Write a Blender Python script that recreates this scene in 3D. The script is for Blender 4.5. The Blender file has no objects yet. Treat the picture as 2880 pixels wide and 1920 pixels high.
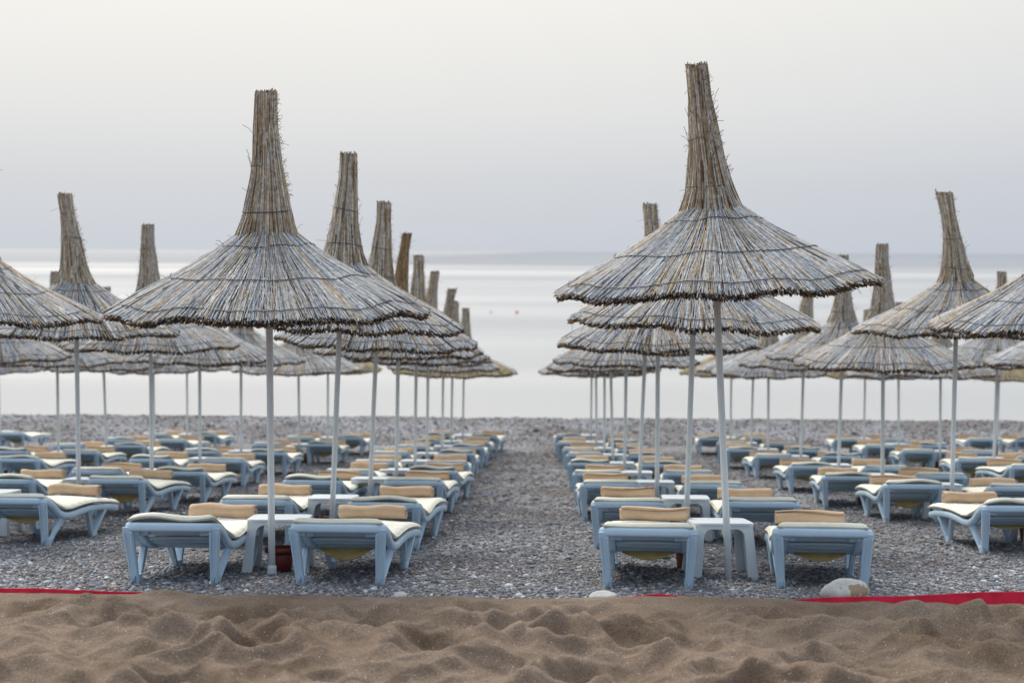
import bpy, bmesh, math, random
import numpy as np
from mathutils import Matrix, Vector

random.seed(7)
RNG = np.random.default_rng(7)
scene = bpy.context.scene
COL = scene.collection
R = math.radians

# ------------------------------------------------------------------ camera
CAM_Z = 2.16
cam = bpy.data.cameras.new('camera')
cam.lens = 50.0
cam.sensor_width = 36.0
cam.clip_start = 0.1
cam.clip_end = 60000.0
cam.dof.use_dof = True
cam.dof.focus_distance = 9.6
cam.dof.aperture_fstop = 1.9
cam_o = bpy.data.objects.new('camera', cam)
COL.objects.link(cam_o)
cam_o.matrix_world = (Matrix.Translation((0, 0, CAM_Z)) @ Matrix.Rotation(R(1.05), 4, 'Z')
                      @ Matrix.Rotation(R(90 - 3.63), 4, 'X') @ Matrix.Rotation(R(0.28), 4, 'Z'))
scene.camera = cam_o

# ------------------------------------------------------------------ sky and light
SUN_AZ = R(-22)          # from the view axis (+Y), negative = towards -X
SUN_EL = R(48)
world = bpy.data.worlds.new('World')
scene.world = world
world.use_nodes = True
wn = world.node_tree
wn.nodes.clear()


def nn(tree, kind, **kw):
    n = tree.nodes.new(kind)
    for k, v in kw.items():
        setattr(n, k, v)
    return n


def math_node(tree, op, a, b=None, clamp=False):
    n = tree.nodes.new('ShaderNodeMath')
    n.operation = op
    n.use_clamp = clamp
    for i, v in enumerate((a, b)):
        if v is None:
            continue
        if hasattr(v, 'is_linked') or hasattr(v, 'links'):
            tree.links.new(v, n.inputs[i])
        else:
            n.inputs[i].default_value = v
    return n.outputs[0]


def ramp(tree, fac, stops, interp='EASE'):
    n = tree.nodes.new('ShaderNodeValToRGB')
    n.color_ramp.interpolation = interp
    els = n.color_ramp.elements
    while len(els) < len(stops):
        els.new(0.5)
    for e, (p, c) in zip(els, stops):
        e.position = p
        e.color = (*c, 1) if len(c) == 3 else c
    tree.links.new(fac, n.inputs[0])
    return n.outputs[0]


def mixc(tree, fac, a, b, mode='MIX'):
    n = tree.nodes.new('ShaderNodeMix')
    n.data_type = 'RGBA'
    n.blend_type = mode
    for sock, v in ((n.inputs[0], fac), (n.inputs[6], a), (n.inputs[7], b)):
        if hasattr(v, 'links'):
            tree.links.new(v, sock)
        elif isinstance(v, (int, float)):
            sock.default_value = v
        else:
            sock.default_value = (*v, 1)
    return n.outputs[2]


tc = nn(wn, 'ShaderNodeTexCoord')
sep = nn(wn, 'ShaderNodeSeparateXYZ')
wn.links.new(tc.outputs['Generated'], sep.inputs[0])
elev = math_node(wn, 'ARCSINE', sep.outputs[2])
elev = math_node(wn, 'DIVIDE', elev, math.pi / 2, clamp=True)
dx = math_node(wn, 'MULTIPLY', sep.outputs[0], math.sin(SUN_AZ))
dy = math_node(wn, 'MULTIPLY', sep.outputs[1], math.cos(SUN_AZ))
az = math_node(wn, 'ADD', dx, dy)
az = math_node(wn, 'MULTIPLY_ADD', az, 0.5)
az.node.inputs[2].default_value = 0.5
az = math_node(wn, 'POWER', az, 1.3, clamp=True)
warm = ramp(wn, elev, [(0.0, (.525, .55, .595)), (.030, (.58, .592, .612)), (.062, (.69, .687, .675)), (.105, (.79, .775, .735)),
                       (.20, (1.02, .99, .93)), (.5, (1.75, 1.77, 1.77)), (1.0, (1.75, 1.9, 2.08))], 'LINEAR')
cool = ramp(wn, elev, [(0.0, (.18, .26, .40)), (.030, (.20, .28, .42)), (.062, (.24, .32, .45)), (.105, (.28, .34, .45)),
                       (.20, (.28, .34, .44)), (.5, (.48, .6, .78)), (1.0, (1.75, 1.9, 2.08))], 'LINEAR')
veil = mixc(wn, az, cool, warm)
sky = nn(wn, 'ShaderNodeTexSky', sky_type='NISHITA', sun_disc=False)
sky.sun_elevation = SUN_EL
sky.sun_rotation = SUN_AZ
sky.altitude = 0
sky.air_density = 1.0
sky.dust_density = 3.0
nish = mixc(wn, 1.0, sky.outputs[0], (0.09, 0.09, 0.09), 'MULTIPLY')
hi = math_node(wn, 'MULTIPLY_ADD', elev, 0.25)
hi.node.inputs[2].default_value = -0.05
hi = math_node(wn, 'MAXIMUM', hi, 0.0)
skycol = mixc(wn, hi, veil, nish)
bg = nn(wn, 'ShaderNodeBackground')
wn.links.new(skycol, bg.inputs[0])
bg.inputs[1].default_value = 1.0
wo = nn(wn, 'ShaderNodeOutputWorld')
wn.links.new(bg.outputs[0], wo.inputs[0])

sun = bpy.data.lights.new('sun', 'SUN')
sun.energy = 2.5
sun.angle = R(28)
sun.color = (1.0, .93, .84)
sun_o = bpy.data.objects.new('sun', sun)
COL.objects.link(sun_o)
sd = Vector((math.sin(SUN_AZ) * math.cos(SUN_EL), math.cos(SUN_AZ) * math.cos(SUN_EL), math.sin(SUN_EL)))
sun_o.rotation_euler = sd.to_track_quat('Z', 'Y').to_euler()
sun_o.location = sd * 60

vs = scene.view_settings
vs.view_transform = 'Standard'
vs.look = 'None'
vs.exposure = 0.22
vs.gamma = 1.0
scene.cycles.use_denoising = True
scene.cycles.max_bounces = 6


# ------------------------------------------------------------------ materials
def new_mat(name, rough=.6, spec=.4):
    m = bpy.data.materials.new(name)
    m.use_nodes = True
    b = m.node_tree.nodes['Principled BSDF']
    b.inputs['Roughness'].default_value = rough
    b.inputs['Specular IOR Level'].default_value = spec
    return m, m.node_tree, b


def noise(t, scale, detail=4, rough=.55, coord='Object', stretch=None):
    tcn = nn(t, 'ShaderNodeTexCoord')
    n = nn(t, 'ShaderNodeTexNoise')
    n.inputs['Scale'].default_value = scale
    n.inputs['Detail'].default_value = detail
    n.inputs['Roughness'].default_value = rough
    src = tcn.outputs[coord]
    if stretch:
        mp = nn(t, 'ShaderNodeMapping')
        mp.inputs['Scale'].default_value = stretch
        t.links.new(src, mp.inputs[0])
        src = mp.outputs[0]
    t.links.new(src, n.inputs['Vector'])
    return n.outputs[0]


def bump(t, b, h, strength=.3, dist=.01, normal=None):
    n = nn(t, 'ShaderNodeBump')
    n.inputs['Strength'].default_value = strength
    n.inputs['Distance'].default_value = dist
    t.links.new(h, n.inputs['Height'])
    if normal is not None:
        t.links.new(normal, n.inputs['Normal'])
    t.links.new(n.outputs[0], b.inputs['Normal'])
    return n.outputs[0]


def mottled(name, c0, c1, scale, rough=.6, spec=.4, bs=.2, bd=.004, bscale=None, stretch=None):
    m, t, b = new_mat(name, rough, spec)
    f = noise(t, scale, stretch=stretch)
    c = ramp(t, f, [(.3, c0), (.7, c1)])
    t.links.new(c, b.inputs['Base Color'])
    if bs:
        bump(t, b, noise(t, bscale or scale * 3, stretch=stretch), bs, bd)
    return m


def attr_mat(name, rough=.75, spec=.25, tint=None):
    """colour from the mesh's own per-piece colour attribute, broken up by fine noise"""
    m, t, b = new_mat(name, rough, spec)
    a = nn(t, 'ShaderNodeAttribute', attribute_name='col')
    f = noise(t, 35, 3)
    v = ramp(t, f, [(.3, (.72, .72, .72)), (.7, (1.18, 1.18, 1.18))])
    c = mixc(t, 1.0, a.outputs['Color'], v, 'MULTIPLY')
    t.links.new(c, b.inputs['Base Color'])
    return m


M = {}
M['plastic'] = mottled('pale_blue_plastic', (.48, .64, .77), (.54, .70, .82), 6, rough=.42, spec=.45, bs=.05, bd=.002, bscale=60)
M['table'] = mottled('white_plastic', (.60, .67, .72), (.66, .72, .76), 5, rough=.4, spec=.45, bs=.05, bd=.002, bscale=60)
M['pole'] = mottled('white_painted_metal', (.72, .78, .81), (.78, .83, .85), 9, rough=.45, spec=.4, bs=.04, bd=.002, bscale=50)
M['wheel'] = mottled('blue_grey_wheel', (.22, .33, .42), (.30, .42, .52), 20, rough=.5)
M['pot'] = mottled('dark_red_plastic', (.13, .018, .014), (.19, .03, .022), 9, rough=.5, bs=.1)
M['clay'] = mottled('terracotta', (.25, .075, .03), (.33, .11, .05), 9, rough=.7, bs=.1)
M['strap'] = mottled('ochre_strap', (.42, .29, .10), (.52, .38, .16), 14, rough=.8)
M['piping'] = mottled('cream_piping', (.66, .62, .48), (.74, .70, .57), 30, rough=.8)
M['reed'] = attr_mat('weathered_reed')
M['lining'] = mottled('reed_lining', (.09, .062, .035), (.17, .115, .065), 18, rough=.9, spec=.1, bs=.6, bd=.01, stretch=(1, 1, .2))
M['wire'] = mottled('tie_wire', (.045, .055, .07), (.075, .085, .10), 30, rough=.55)
M['rope_red'] = mottled('red_fabric', (.43, .010, .030), (.56, .018, .05), 12, rough=.75, spec=.2, bs=.3, bd=.004, bscale=120)
M['buoy_red'] = mottled('red_buoy', (.55, .10, .10), (.65, .16, .14), 3, rough=.5)
M['buoy_white'] = mottled('pale_buoy', (.55, .50, .52), (.66, .6, .6), 3, rough=.5)
M['pebble'] = attr_mat('pebble_stone', rough=.7, spec=.3)

# towel: looped cotton
m, t, b = new_mat('tan_towel', .95, .1)
f = noise(t, 7, 4)
c = ramp(t, f, [(.3, (.60, .42, .27)), (.7, (.70, .51, .345))])
t.links.new(c, b.inputs['Base Color'])
b.inputs['Sheen Weight'].default_value = .25
n1 = bump(t, b, noise(t, 260, 2), .35, .003)
bump(t, b, noise(t, 9, 3, stretch=(.5, 1.6, 1.6)), .5, .02, n1)
M['towel'] = m
# mattress: quilted vinyl, cream
m, t, b = new_mat('cream_cushion', .55, .35)
f = noise(t, 3.5, 5)
c = ramp(t, f, [(.28, (.76, .74, .60)), (.5, (.83, .82, .71)), (.75, (.86, .86, .78))])
t.links.new(c, b.inputs['Base Color'])
n1 = bump(t, b, noise(t, 220, 2), .12, .002)
bump(t, b, noise(t, 8, 4, stretch=(2.2, .8, 1)), .4, .015, n1)
M['mattress'] = m

# gravel sheet
m, t, b = new_mat('gravel', .85, .25)
tcn = nn(t, 'ShaderNodeTexCoord')
vor = nn(t, 'ShaderNodeTexVoronoi')
vor.inputs['Scale'].default_value = 34
t.links.new(tcn.outputs['Object'], vor.inputs['Vector'])
stone = ramp(t, vor.outputs['Color'], [(.05, (.075, .076, .085)), (.4, (.165, .168, .18)), (.7, (.25, .255, .27)), (.95, (.48, .49, .50))], 'LINEAR')
vor2 = nn(t, 'ShaderNodeTexVoronoi')
vor2.inputs['Scale'].default_value = 11
t.links.new(tcn.outputs['Object'], vor2.inputs['Vector'])
big = ramp(t, vor2.outputs['Color'], [(.1, (.72, .72, .72)), (.9, (1.25, 1.25, 1.25))], 'LINEAR')
patch = ramp(t, noise(t, .55, 5), [(.35, (.66, .59, .54)), (.65, (1.05, 1.05, 1.06))])
c = mixc(t, 1.0, stone, big, 'MULTIPLY')
c = mixc(t, 1.0, c, patch, 'MULTIPLY')
t.links.new(c, b.inputs['Base Color'])
n1 = bump(t, b, vor.outputs['Distance'], .8, -.02)
bump(t, b, vor2.outputs['Distance'], .6, -.04, n1)
M['gravel'] = m

# sand
m, t, b = new_mat('coarse_sand', .95, .15)
f = noise(t, 1.6, 6)
c = ramp(t, f, [(.3, (.140, .097, .066)), (.55, (.205, .153, .113)), (.75, (.26, .202, .158))])
g = ramp(t, noise(t, 95, 4, .75), [(.28, (.55, .52, .50)), (.5, (1, 1, 1)), (.75, (1.5, 1.5, 1.5))], 'LINEAR')
c = mixc(t, 1.0, c, g, 'MULTIPLY')
tcn = nn(t, 'ShaderNodeTexCoord')
vor = nn(t, 'ShaderNodeTexVoronoi')
vor.inputs['Scale'].default_value = 42
t.links.new(tcn.outputs['Object'], vor.inputs['Vector'])
fl = ramp(t, vor.outputs['Distance'], [(.10, (1, 1, 1)), (.16, (0, 0, 0))], 'LINEAR')
fr = ramp(t, vor.outputs['Color'], [(.56, (0, 0, 0)), (.60, (1, 1, 1))], 'LINEAR')
fm = mixc(t, 1.0, fl, fr, 'MULTIPLY')
c = mixc(t, fm, c, (.48, .44, .40))
t.links.new(c, b.inputs['Base Color'])
n1 = bump(t, b, noise(t, 110, 4, .7), .8, .010)
bump(t, b, noise(t, 28, 4), .35, .02, n1)
M['sand'] = m

# boulder: pale limestone with sand lodged on it
m, t, b = new_mat('pale_boulder', .8, .25)
f = noise(t, 9, 5)
c = ramp(t, f, [(.3, (.42, .43, .40)), (.7, (.58, .59, .56))])
f2 = ramp(t, noise(t, 7, 4), [(.52, (0, 0, 0)), (.58, (1, 1, 1))])
c = mixc(t, f2, c, (.31, .215, .145))
t.links.new(c, b.inputs['Base Color'])
bump(t, b, noise(t, 40, 4), .4, .01)
M['boulder'] = m
M['stone'] = mottled('pale_stone', (.40, .40, .38), (.56, .55, .52), 12, rough=.8, bs=.3, bd=.01)

# sea
m, t, b = new_mat('calm_sea', .12, .5)
b.inputs['Base Color'].default_value = (.20, .24, .27, 1)
b.inputs['IOR'].default_value = 1.33
tcn = nn(t, 'ShaderNodeTexCoord')
sp = nn(t, 'ShaderNodeSeparateXYZ')
t.links.new(tcn.outputs['Object'], sp.inputs[0])
ylog = math_node(t, 'LOGARITHM', math_node(t, 'MAXIMUM', sp.outputs[1], 1.0), 2.718)
cmb = nn(t, 'ShaderNodeCombineXYZ')
t.links.new(math_node(t, 'MULTIPLY', sp.outputs[0], .0007), cmb.inputs[0])
t.links.new(math_node(t, 'MULTIPLY', ylog, 2.4), cmb.inputs[1])
bands = nn(t, 'ShaderNodeTexNoise')
bands.inputs['Scale'].default_value = 1.7
bands.inputs['Detail'].default_value = 3
t.links.new(cmb.outputs[0], bands.inputs['Vector'])
rr = ramp(t, bands.outputs[0], [(.34, (.135, .135, .135)), (.66, (.195, .195, .195))])
far = nn(t, 'ShaderNodeMapRange', interpolation_type='SMOOTHSTEP')
far.inputs[1].default_value = 520
far.inputs[2].default_value = 760
t.links.new(sp.outputs[1], far.inputs[0])
calm = nn(t, 'ShaderNodeMapRange', interpolation_type='SMOOTHSTEP')
calm.inputs[1].default_value = -240
calm.inputs[2].default_value = 60
calm.inputs[3].default_value = .10
calm.inputs[4].default_value = .035
t.links.new(sp.outputs[0], calm.inputs[0])
rm = nn(t, 'ShaderNodeMix')
t.links.new(far.outputs[0], rm.inputs[0])
t.links.new(rr, rm.inputs[2])
t.links.new(calm.outputs[0], rm.inputs[3])
rr = rm.outputs[0]
gl = nn(t, 'ShaderNodeBsdfGlossy')
gl.inputs['Color'].default_value = (.87, .87, .87, 1)
t.links.new(rr, gl.inputs['Roughness'])
n1 = bump(t, b, noise(t, .8, 3, stretch=(.25, 1, 1)), .08, .05)
n1 = bump(t, b, noise(t, .06, 3, stretch=(.15, 1, 1)), .05, .4, n1)
t.links.new(n1, gl.inputs['Normal'])
mx = nn(t, 'ShaderNodeMixShader')
mx.inputs[0].default_value = .74
t.links.new(b.outputs[0], mx.inputs[1])
t.links.new(gl.outputs[0], mx.inputs[2])
t.links.new(mx.outputs[0], t.nodes['Material Output'].inputs['Surface'])
M['sea'] = m


# ------------------------------------------------------------------ mesh helpers
def mesh_np(name, V, F, smooth=True, col=None):
    V = np.asarray(V, np.float32)
    F = np.asarray(F, np.int32)
    me = bpy.data.meshes.new(name)
    k = F.shape[1]
    me.vertices.add(len(V))
    me.vertices.foreach_set('co', V.ravel())
    me.loops.add(F.size)
    me.loops.foreach_set('vertex_index', F.ravel())
    me.polygons.add(len(F))
    me.polygons.foreach_set('loop_start', np.arange(0, F.size, k, dtype=np.int32))
    me.polygons.foreach_set('loop_total', np.full(len(F), k, np.int32))
    me.polygons.foreach_set('use_smooth', np.full(len(F), smooth))
    if col is not None:
        a = me.color_attributes.new('col', 'FLOAT_COLOR', 'POINT')
        c = np.ones((len(V), 4), np.float32)
        c[:, :3] = col
        a.data.foreach_set('color', c.ravel())
    me.update(calc_edges=True)
    me.validate()
    return me


class MB:
    """collects shapes that belong to ONE part"""
    def __init__(self):
        self.v, self.f = [], []

    def add(self, v, f):
        o = len(self.v)
        self.v += [tuple(p) for p in v]
        self.f += [tuple(i + o for i in q) for q in f]
        return self

    def mesh(self, name, mat, smooth=False, bevel=0, seg=2):
        me = bpy.data.meshes.new(name)
        bm = bmesh.new()
        vs_ = [bm.verts.new(p) for p in self.v]
        for q in self.f:
            try:
                bm.faces.new([vs_[i] for i in q])
            except ValueError:
                pass
        bmesh.ops.recalc_face_normals(bm, faces=bm.faces)
        if bevel:
            es = [e for e in bm.edges if len(e.link_faces) == 2 and e.calc_face_angle(0) > .5]
            bmesh.ops.bevel(bm, geom=es, offset=bevel, segments=seg, affect='EDGES', profile=.6, clamp_overlap=True)
        bm.to_mesh(me)
        bm.free()
        me.polygons.foreach_set('use_smooth', [smooth] * len(me.polygons))
        if smooth and bevel:
            pass
        me.materials.append(M[mat])
        return me


def box(c, s):
    x, y, z = c
    a, b_, d = s[0] / 2, s[1] / 2, s[2] / 2
    v = [(x + i * a, y + j * b_, z + k * d) for i in (-1, 1) for j in (-1, 1) for k in (-1, 1)]
    f = [(0, 1, 3, 2), (4, 6, 7, 5), (0, 4, 5, 1), (2, 3, 7, 6), (0, 2, 6, 4), (1, 5, 7, 3)]
    return v, f


def taper(p0, p1, s0, s1):
    """tapered bar between two points; s = (width x, width y)"""
    v = []
    for p, s in ((p0, s0), (p1, s1)):
        for i, j in ((-1, -1), (1, -1), (1, 1), (-1, 1)):
            v.append((p[0] + i * s[0] / 2, p[1] + j * s[1] / 2, p[2]))
    f = [(0, 1, 2, 3), (7, 6, 5, 4), (0, 4, 5, 1), (1, 5, 6, 2), (2, 6, 7, 3), (3, 7, 4, 0)]
    return v, f


def sweep(path, prof, closed=False, up=(0, 0, 1)):
    P = [Vector(p) for p in path]
    n = len(P)
    m_ = len(prof)
    v, f = [], []
    for i in range(n):
        a = P[(i - 1) % n] if (closed or i > 0) else P[i]
        c = P[(i + 1) % n] if (closed or i < n - 1) else P[i]
        tg = (c - a).normalized()
        u = Vector(up)
        side = tg.cross(u)
        if side.length < 1e-4:
            side = Vector((1, 0, 0))
        side.normalize()
        nu = side.cross(tg).normalized()
        for (px_, pz) in prof:
            v.append(tuple(P[i] + side * px_ + nu * pz))
    for i in range(n if closed else n - 1):
        j = (i + 1) % n
        for k in range(m_):
            l = (k + 1) % m_
            f.append((i * m_ + k, i * m_ + l, j * m_ + l, j * m_ + k))
    if not closed:
        f.append(tuple(range(m_ - 1, -1, -1)))
        f.append(tuple((n - 1) * m_ + k for k in range(m_)))
    return v, f


def rrect(w, h, r, seg=3):
    out = []
    for cx, cy, a0 in ((w / 2 - r, h / 2 - r, 0), (-w / 2 + r, h / 2 - r, 90), (-w / 2 + r, -h / 2 + r, 180), (w / 2 - r, -h / 2 + r, 270)):
        for k in range(seg + 1):
            a = R(a0 + 90 * k / seg)
            out.append((cx + r * math.cos(a), cy + r * math.sin(a)))
    return out


def circ(r, n=10):
    return [(r * math.cos(2 * math.pi * k / n), r * math.sin(2 * math.pi * k / n)) for k in range(n)]


def lathe(prof, n=20):
    v, f = [], []
    for (r, z) in prof:
        for k in range(n):
            a = 2 * math.pi * k / n
            v.append((r * math.cos(a), r * math.sin(a), z))
    for i in range(len(prof) - 1):
        for k in range(n):
            l = (k + 1) % n
            f.append((i * n + k, i * n + l, (i + 1) * n + l, (i + 1) * n + k))
    return v, f


def obj(name, me, parent=None, mat=None):
    o = bpy.data.objects.new(name, me)
    COL.objects.link(o)
    if mat:
        me.materials.append(M[mat])
    if parent is not None:
        o.parent = parent
    return o


def tag(o, label, cat, group=None):
    o['label'] = label
    o['category'] = cat
    if group:
        o['group'] = group
    return o


def empty(name):
    o = bpy.data.objects.new(name, None)
    o.empty_display_size = .2
    COL.objects.link(o)
    return o


def copy_tree(o, parent=None):
    c = o.copy()
    COL.objects.link(c)
    c.parent = parent
    for ch in list(o.children):
        copy_tree(ch, c)
    return c


# ------------------------------------------------------------------ terrain functions
GRAD = np.random.default_rng(3).normal(size=(256, 256, 2))
GRAD /= np.linalg.norm(GRAD, axis=2, keepdims=True)


def perlin(x, y):
    x = np.asarray(x, float)
    y = np.asarray(y, float)
    xi = np.floor(x).astype(int)
    yi = np.floor(y).astype(int)
    xf, yf = x - xi, y - yi
    u = xf * xf * xf * (xf * (xf * 6 - 15) + 10)
    v = yf * yf * yf * (yf * (yf * 6 - 15) + 10)

    def g(i, j, a, b_):
        gr = GRAD[(xi + i) % 256, (yi + j) % 256]
        return gr[..., 0] * a + gr[..., 1] * b_
    n00, n10 = g(0, 0, xf, yf), g(1, 0, xf - 1, yf)
    n01, n11 = g(0, 1, xf, yf - 1), g(1, 1, xf - 1, yf - 1)
    return (n00 * (1 - u) + n10 * u) * (1 - v) + (n01 * (1 - u) + n11 * u) * v


D0 = 9.19
_gy = np.array([4, 8.2, 8.45, 8.7, 9.34, 9.89, 12.1, 15.07, 17.98, 20.9, 24, 27.5, 31, 34, 37.5, 40, 42.4, 43.2, 44.5, 47, 51.5, 73.6])
_gz = np.array([-.10, -.06, .0, .018, -.06, -.122, -.388, -.704, -1.05, -1.36, -1.68, -2.05, -2.38, -2.65, -2.90, -2.96, -2.88, -2.90, -3.15, -3.6, -4.6, -7])
_yy = np.linspace(.5 * D0, 8 * D0, 1200)
_zz = np.interp(_yy, _gy, _gz)
_k = np.hanning(17)
_k /= _k.sum()
_zs = np.convolve(np.pad(_zz, 8, mode='edge'), _k, 'valid')


def ground(x, y):
    x = np.asarray(x, float)
    y = np.asarray(y, float)
    z = np.interp(y, _yy, _zs)
    amp = np.clip((y - 8.0) / 3, .15, 1) * np.where(y > 36, 1.6, 1.0)
    z = z + amp * (.035 * perlin(x * .45 + 7, y * .45) + .022 * perlin(x * 1.3, y * 1.3 + 9) + .012 * perlin(x * 3.7, y * 3.7))
    return z


def slope(y):
    return float((np.interp(y + .9, _yy, _zs) - np.interp(y - .3, _yy, _zs)) / 1.2)


# ------------------------------------------------------------------ the setting
def grid(xs, ys, zf):
    X, Y = np.meshgrid(xs, ys)
    Z = zf(X, Y)
    V = np.stack([X, Y, Z], -1).reshape(-1, 3)
    nx, ny = len(xs), len(ys)
    i = np.arange(nx - 1)[None, :] + np.arange(ny - 1)[:, None] * nx
    F = np.stack([i, i + 1, i + nx + 1, i + nx], -1).reshape(-1, 4)
    return V, F


xs = np.concatenate([np.linspace(-60, -16, 30), np.linspace(-15.8, 15.8, 320), np.linspace(16, 60, 30)])
ys = np.concatenate([np.linspace(7.6, 18, 180), np.linspace(18.1, 46, 260), np.linspace(46.3, 70, 40)])
V, F = grid(xs, ys, ground)
o = obj('gravel_beach', mesh_np('gravel_beach', V, F), mat='gravel')
o['kind'] = 'structure'

# sand in front: trampled hollows and crests
pits = []
pr = np.random.default_rng(11)
for _ in range(230):
    pits.append((pr.uniform(-4.6, 4.6), pr.uniform(3.0, 8.45), pr.uniform(.13, .30), pr.uniform(.10, .20), pr.uniform(0, math.pi), pr.uniform(.035, .095)))


def sand_edge(x):
    return 8.60 + .05 * perlin(x * .9 + 3.3, x * 0 + .5) + .03 * perlin(x * 3.1, x * 0 + 8.5)


def sand_z(x, y):
    x = np.asarray(x, float)
    y = np.asarray(y, float)
    base = np.interp(y, [-30, 4, 6.5, 8.0, 8.5, 9.0], [.35, .22, .14, .075, .045, .03])
    wx = x + .10 * perlin(x * 2.1, y * 2.1 + 30)
    wy = y + .10 * perlin(x * 2.1 + 50, y * 2.1)
    crest = 1 - np.abs(perlin(wx * 1.5 + 11, wy * 2.1 + 4)) * 2.4
    crest2 = 1 - np.abs(perlin(wx * 2.9 + 2, wy * 3.9 + 14)) * 2.4
    fade = np.clip((8.62 - y) / .8, .10, 1)
    z = .085 * (crest - .5) + .045 * (crest2 - .5) + .05 * perlin(x * .8, y * .9 + 77)
    for (cx, cy, rx, ry, a, dp) in pits:
        m_ = (np.abs(x - cx) < .75) & (np.abs(y - cy) < .75)
        if not m_.any():
            continue
        ca, sa = math.cos(a), math.sin(a)
        u = ((x - cx) * ca + (y - cy) * sa) / rx
        v = (-(x - cx) * sa + (y - cy) * ca) / ry
        d2 = u * u + v * v
        z = z - dp * np.exp(-d2 * 1.3) + dp * .55 * np.exp(-((np.sqrt(d2) - 1.35) ** 2) * 7)
    z = z + .020 * (.5 - np.abs(perlin(wx * 5.3 + 40, wy * 6.1)) * 2.2) + .016 * perlin(x * 4.1 + 9, y * 5.5 + 3)
    z = z + .009 * perlin(x * 9, y * 9) + .006 * perlin(x * 21, y * 21)
    z = base + z * fade
    for (cx, cy, rx, ry, hh_) in ((-2.28, 8.56, .16, .05, .035), (.95, 8.52, .45, .10, .03), (-.55, 8.53, .3, .06, .02)):
        z = z + hh_ * np.exp(-((x - cx) / rx) ** 2 - ((y - cy) / ry) ** 2)
    e = sand_edge(x)
    d = np.clip((y - e) / .10, 0, 1)
    return z - .16 * d * d * (3 - 2 * d)


xs = np.concatenate([np.linspace(-40, -4.2, 36), np.linspace(-4.1, 4.1, 600), np.linspace(4.2, 40, 36)])
ys = np.concatenate([np.linspace(-30, 5.0, 36), np.linspace(5.1, 6.3, 50), np.linspace(6.31, 8.85, 250)])
V, F = grid(xs, ys, sand_z)
o = obj('sand', mesh_np('sand', V, F), mat='sand')
o['kind'] = 'structure'

SEA_Z = CAM_Z - 6.2
V, F = grid(np.array([-30000, -3000, -300, 0, 300, 3000, 30000.]), np.array([44., 100, 300, 1000, 4000, 15000, 45000]), lambda x, y: np.full_like(x, SEA_Z))
o = obj('sea', mesh_np('sea', V, F), mat='sea')
o['kind'] = 'structure'

# ------------------------------------------------------------------ pebbles lying on the gravel
ph = (1 + 5 ** .5) / 2
ICO = np.array([(-1, ph, 0), (1, ph, 0), (-1, -ph, 0), (1, -ph, 0), (0, -1, ph), (0, 1, ph), (0, -1, -ph), (0, 1, -ph), (ph, 0, -1), (ph, 0, 1), (-ph, 0, -1), (-ph, 0, 1)])
ICO /= np.linalg.norm(ICO[0])
ICOF = np.array([(0, 11, 5), (0, 5, 1), (0, 1, 7), (0, 7, 10), (0, 10, 11), (1, 5, 9), (5, 11, 4), (11, 10, 2), (10, 7, 6), (7, 1, 8), (3, 9, 4), (3, 4, 2), (3, 2, 6), (3, 6, 8), (3, 8, 9), (4, 9, 5), (2, 4, 11), (6, 2, 10), (8, 6, 7), (9, 8, 1)])
OCT = np.array([(1, 0, 0), (-1, 0, 0), (0, 1, 0), (0, -1, 0), (0, 0, 1), (0, 0, -1.)])
OCTF = np.array([(0, 2, 4), (2, 1, 4), (1, 3, 4), (3, 0, 4), (2, 0, 5), (1, 2, 5), (3, 1, 5), (0, 3, 5)])


def pebbles(n, y0, y1, size, base, faces, tone=1.0):
    y = RNG.uniform(y0 ** 2, y1 ** 2, n) ** .5
    x = RNG.uniform(-1, 1, n) * (y * .40 + .4)
    s = size * np.exp(RNG.normal(0, .38, n))
    sc = np.stack([s * RNG.uniform(.8, 1.3, n), s * RNG.uniform(.6, 1.0, n), s * RNG.uniform(.35, .65, n)], -1)
    a = RNG.uniform(0, 2 * math.pi, n)
    B = base[None] * sc[:, None, :] * RNG.uniform(.82, 1.18, (n, len(base), 1))
    tl = RNG.normal(0, .3, n)
    zy = B[..., 1] * np.sin(tl)[:, None] + B[..., 2] * np.cos(tl)[:, None]
    yy = B[..., 1] * np.cos(tl)[:, None] - B[..., 2] * np.sin(tl)[:, None]
    ca, sa = np.cos(a)[:, None], np.sin(a)[:, None]
    P = np.stack([B[..., 0] * ca - yy * sa + x[:, None], B[..., 0] * sa + yy * ca + y[:, None],
                  zy + (ground(x, y) + sc[:, 2] * .35)[:, None]], -1)
    Fp = faces[None] + (np.arange(n) * len(base))[:, None, None]
    pal = np.array([(.10, .105, .115), (.16, .165, .18), (.22, .225, .24), (.30, .31, .33), (.46, .47, .48), (.20, .165, .14), (.26, .18, .15)])
    ci = RNG.choice(len(pal), n, p=[.17, .30, .24, .13, .05, .07, .04])
    C = pal[ci] * RNG.uniform(.9, 1.5, (n, 1)) * tone
    return P.reshape(-1, 3), Fp.reshape(-1, 3), np.repeat(C, len(base), 0)


for (n, y0, y1, s, bs_, fs_) in ((26000, 8.50, 10.6, .0105, ICO, ICOF), (40000, 10.6, 17, .0125, OCT, OCTF), (30000, 17, 34, .02, OCT, OCTF), (14000, 36, 43.2, .028, OCT, OCTF)):
    V, F, C = pebbles(n, y0, y1, s, bs_, fs_, 1.0 if y0 < 30 else .55)
    o = obj('pebbles', mesh_np('pebbles', V, F, True, C), mat='pebble')
    o['kind'] = 'stuff'
    tag(o, 'loose grey beach pebbles scattered over the gravel', 'pebbles')


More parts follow.
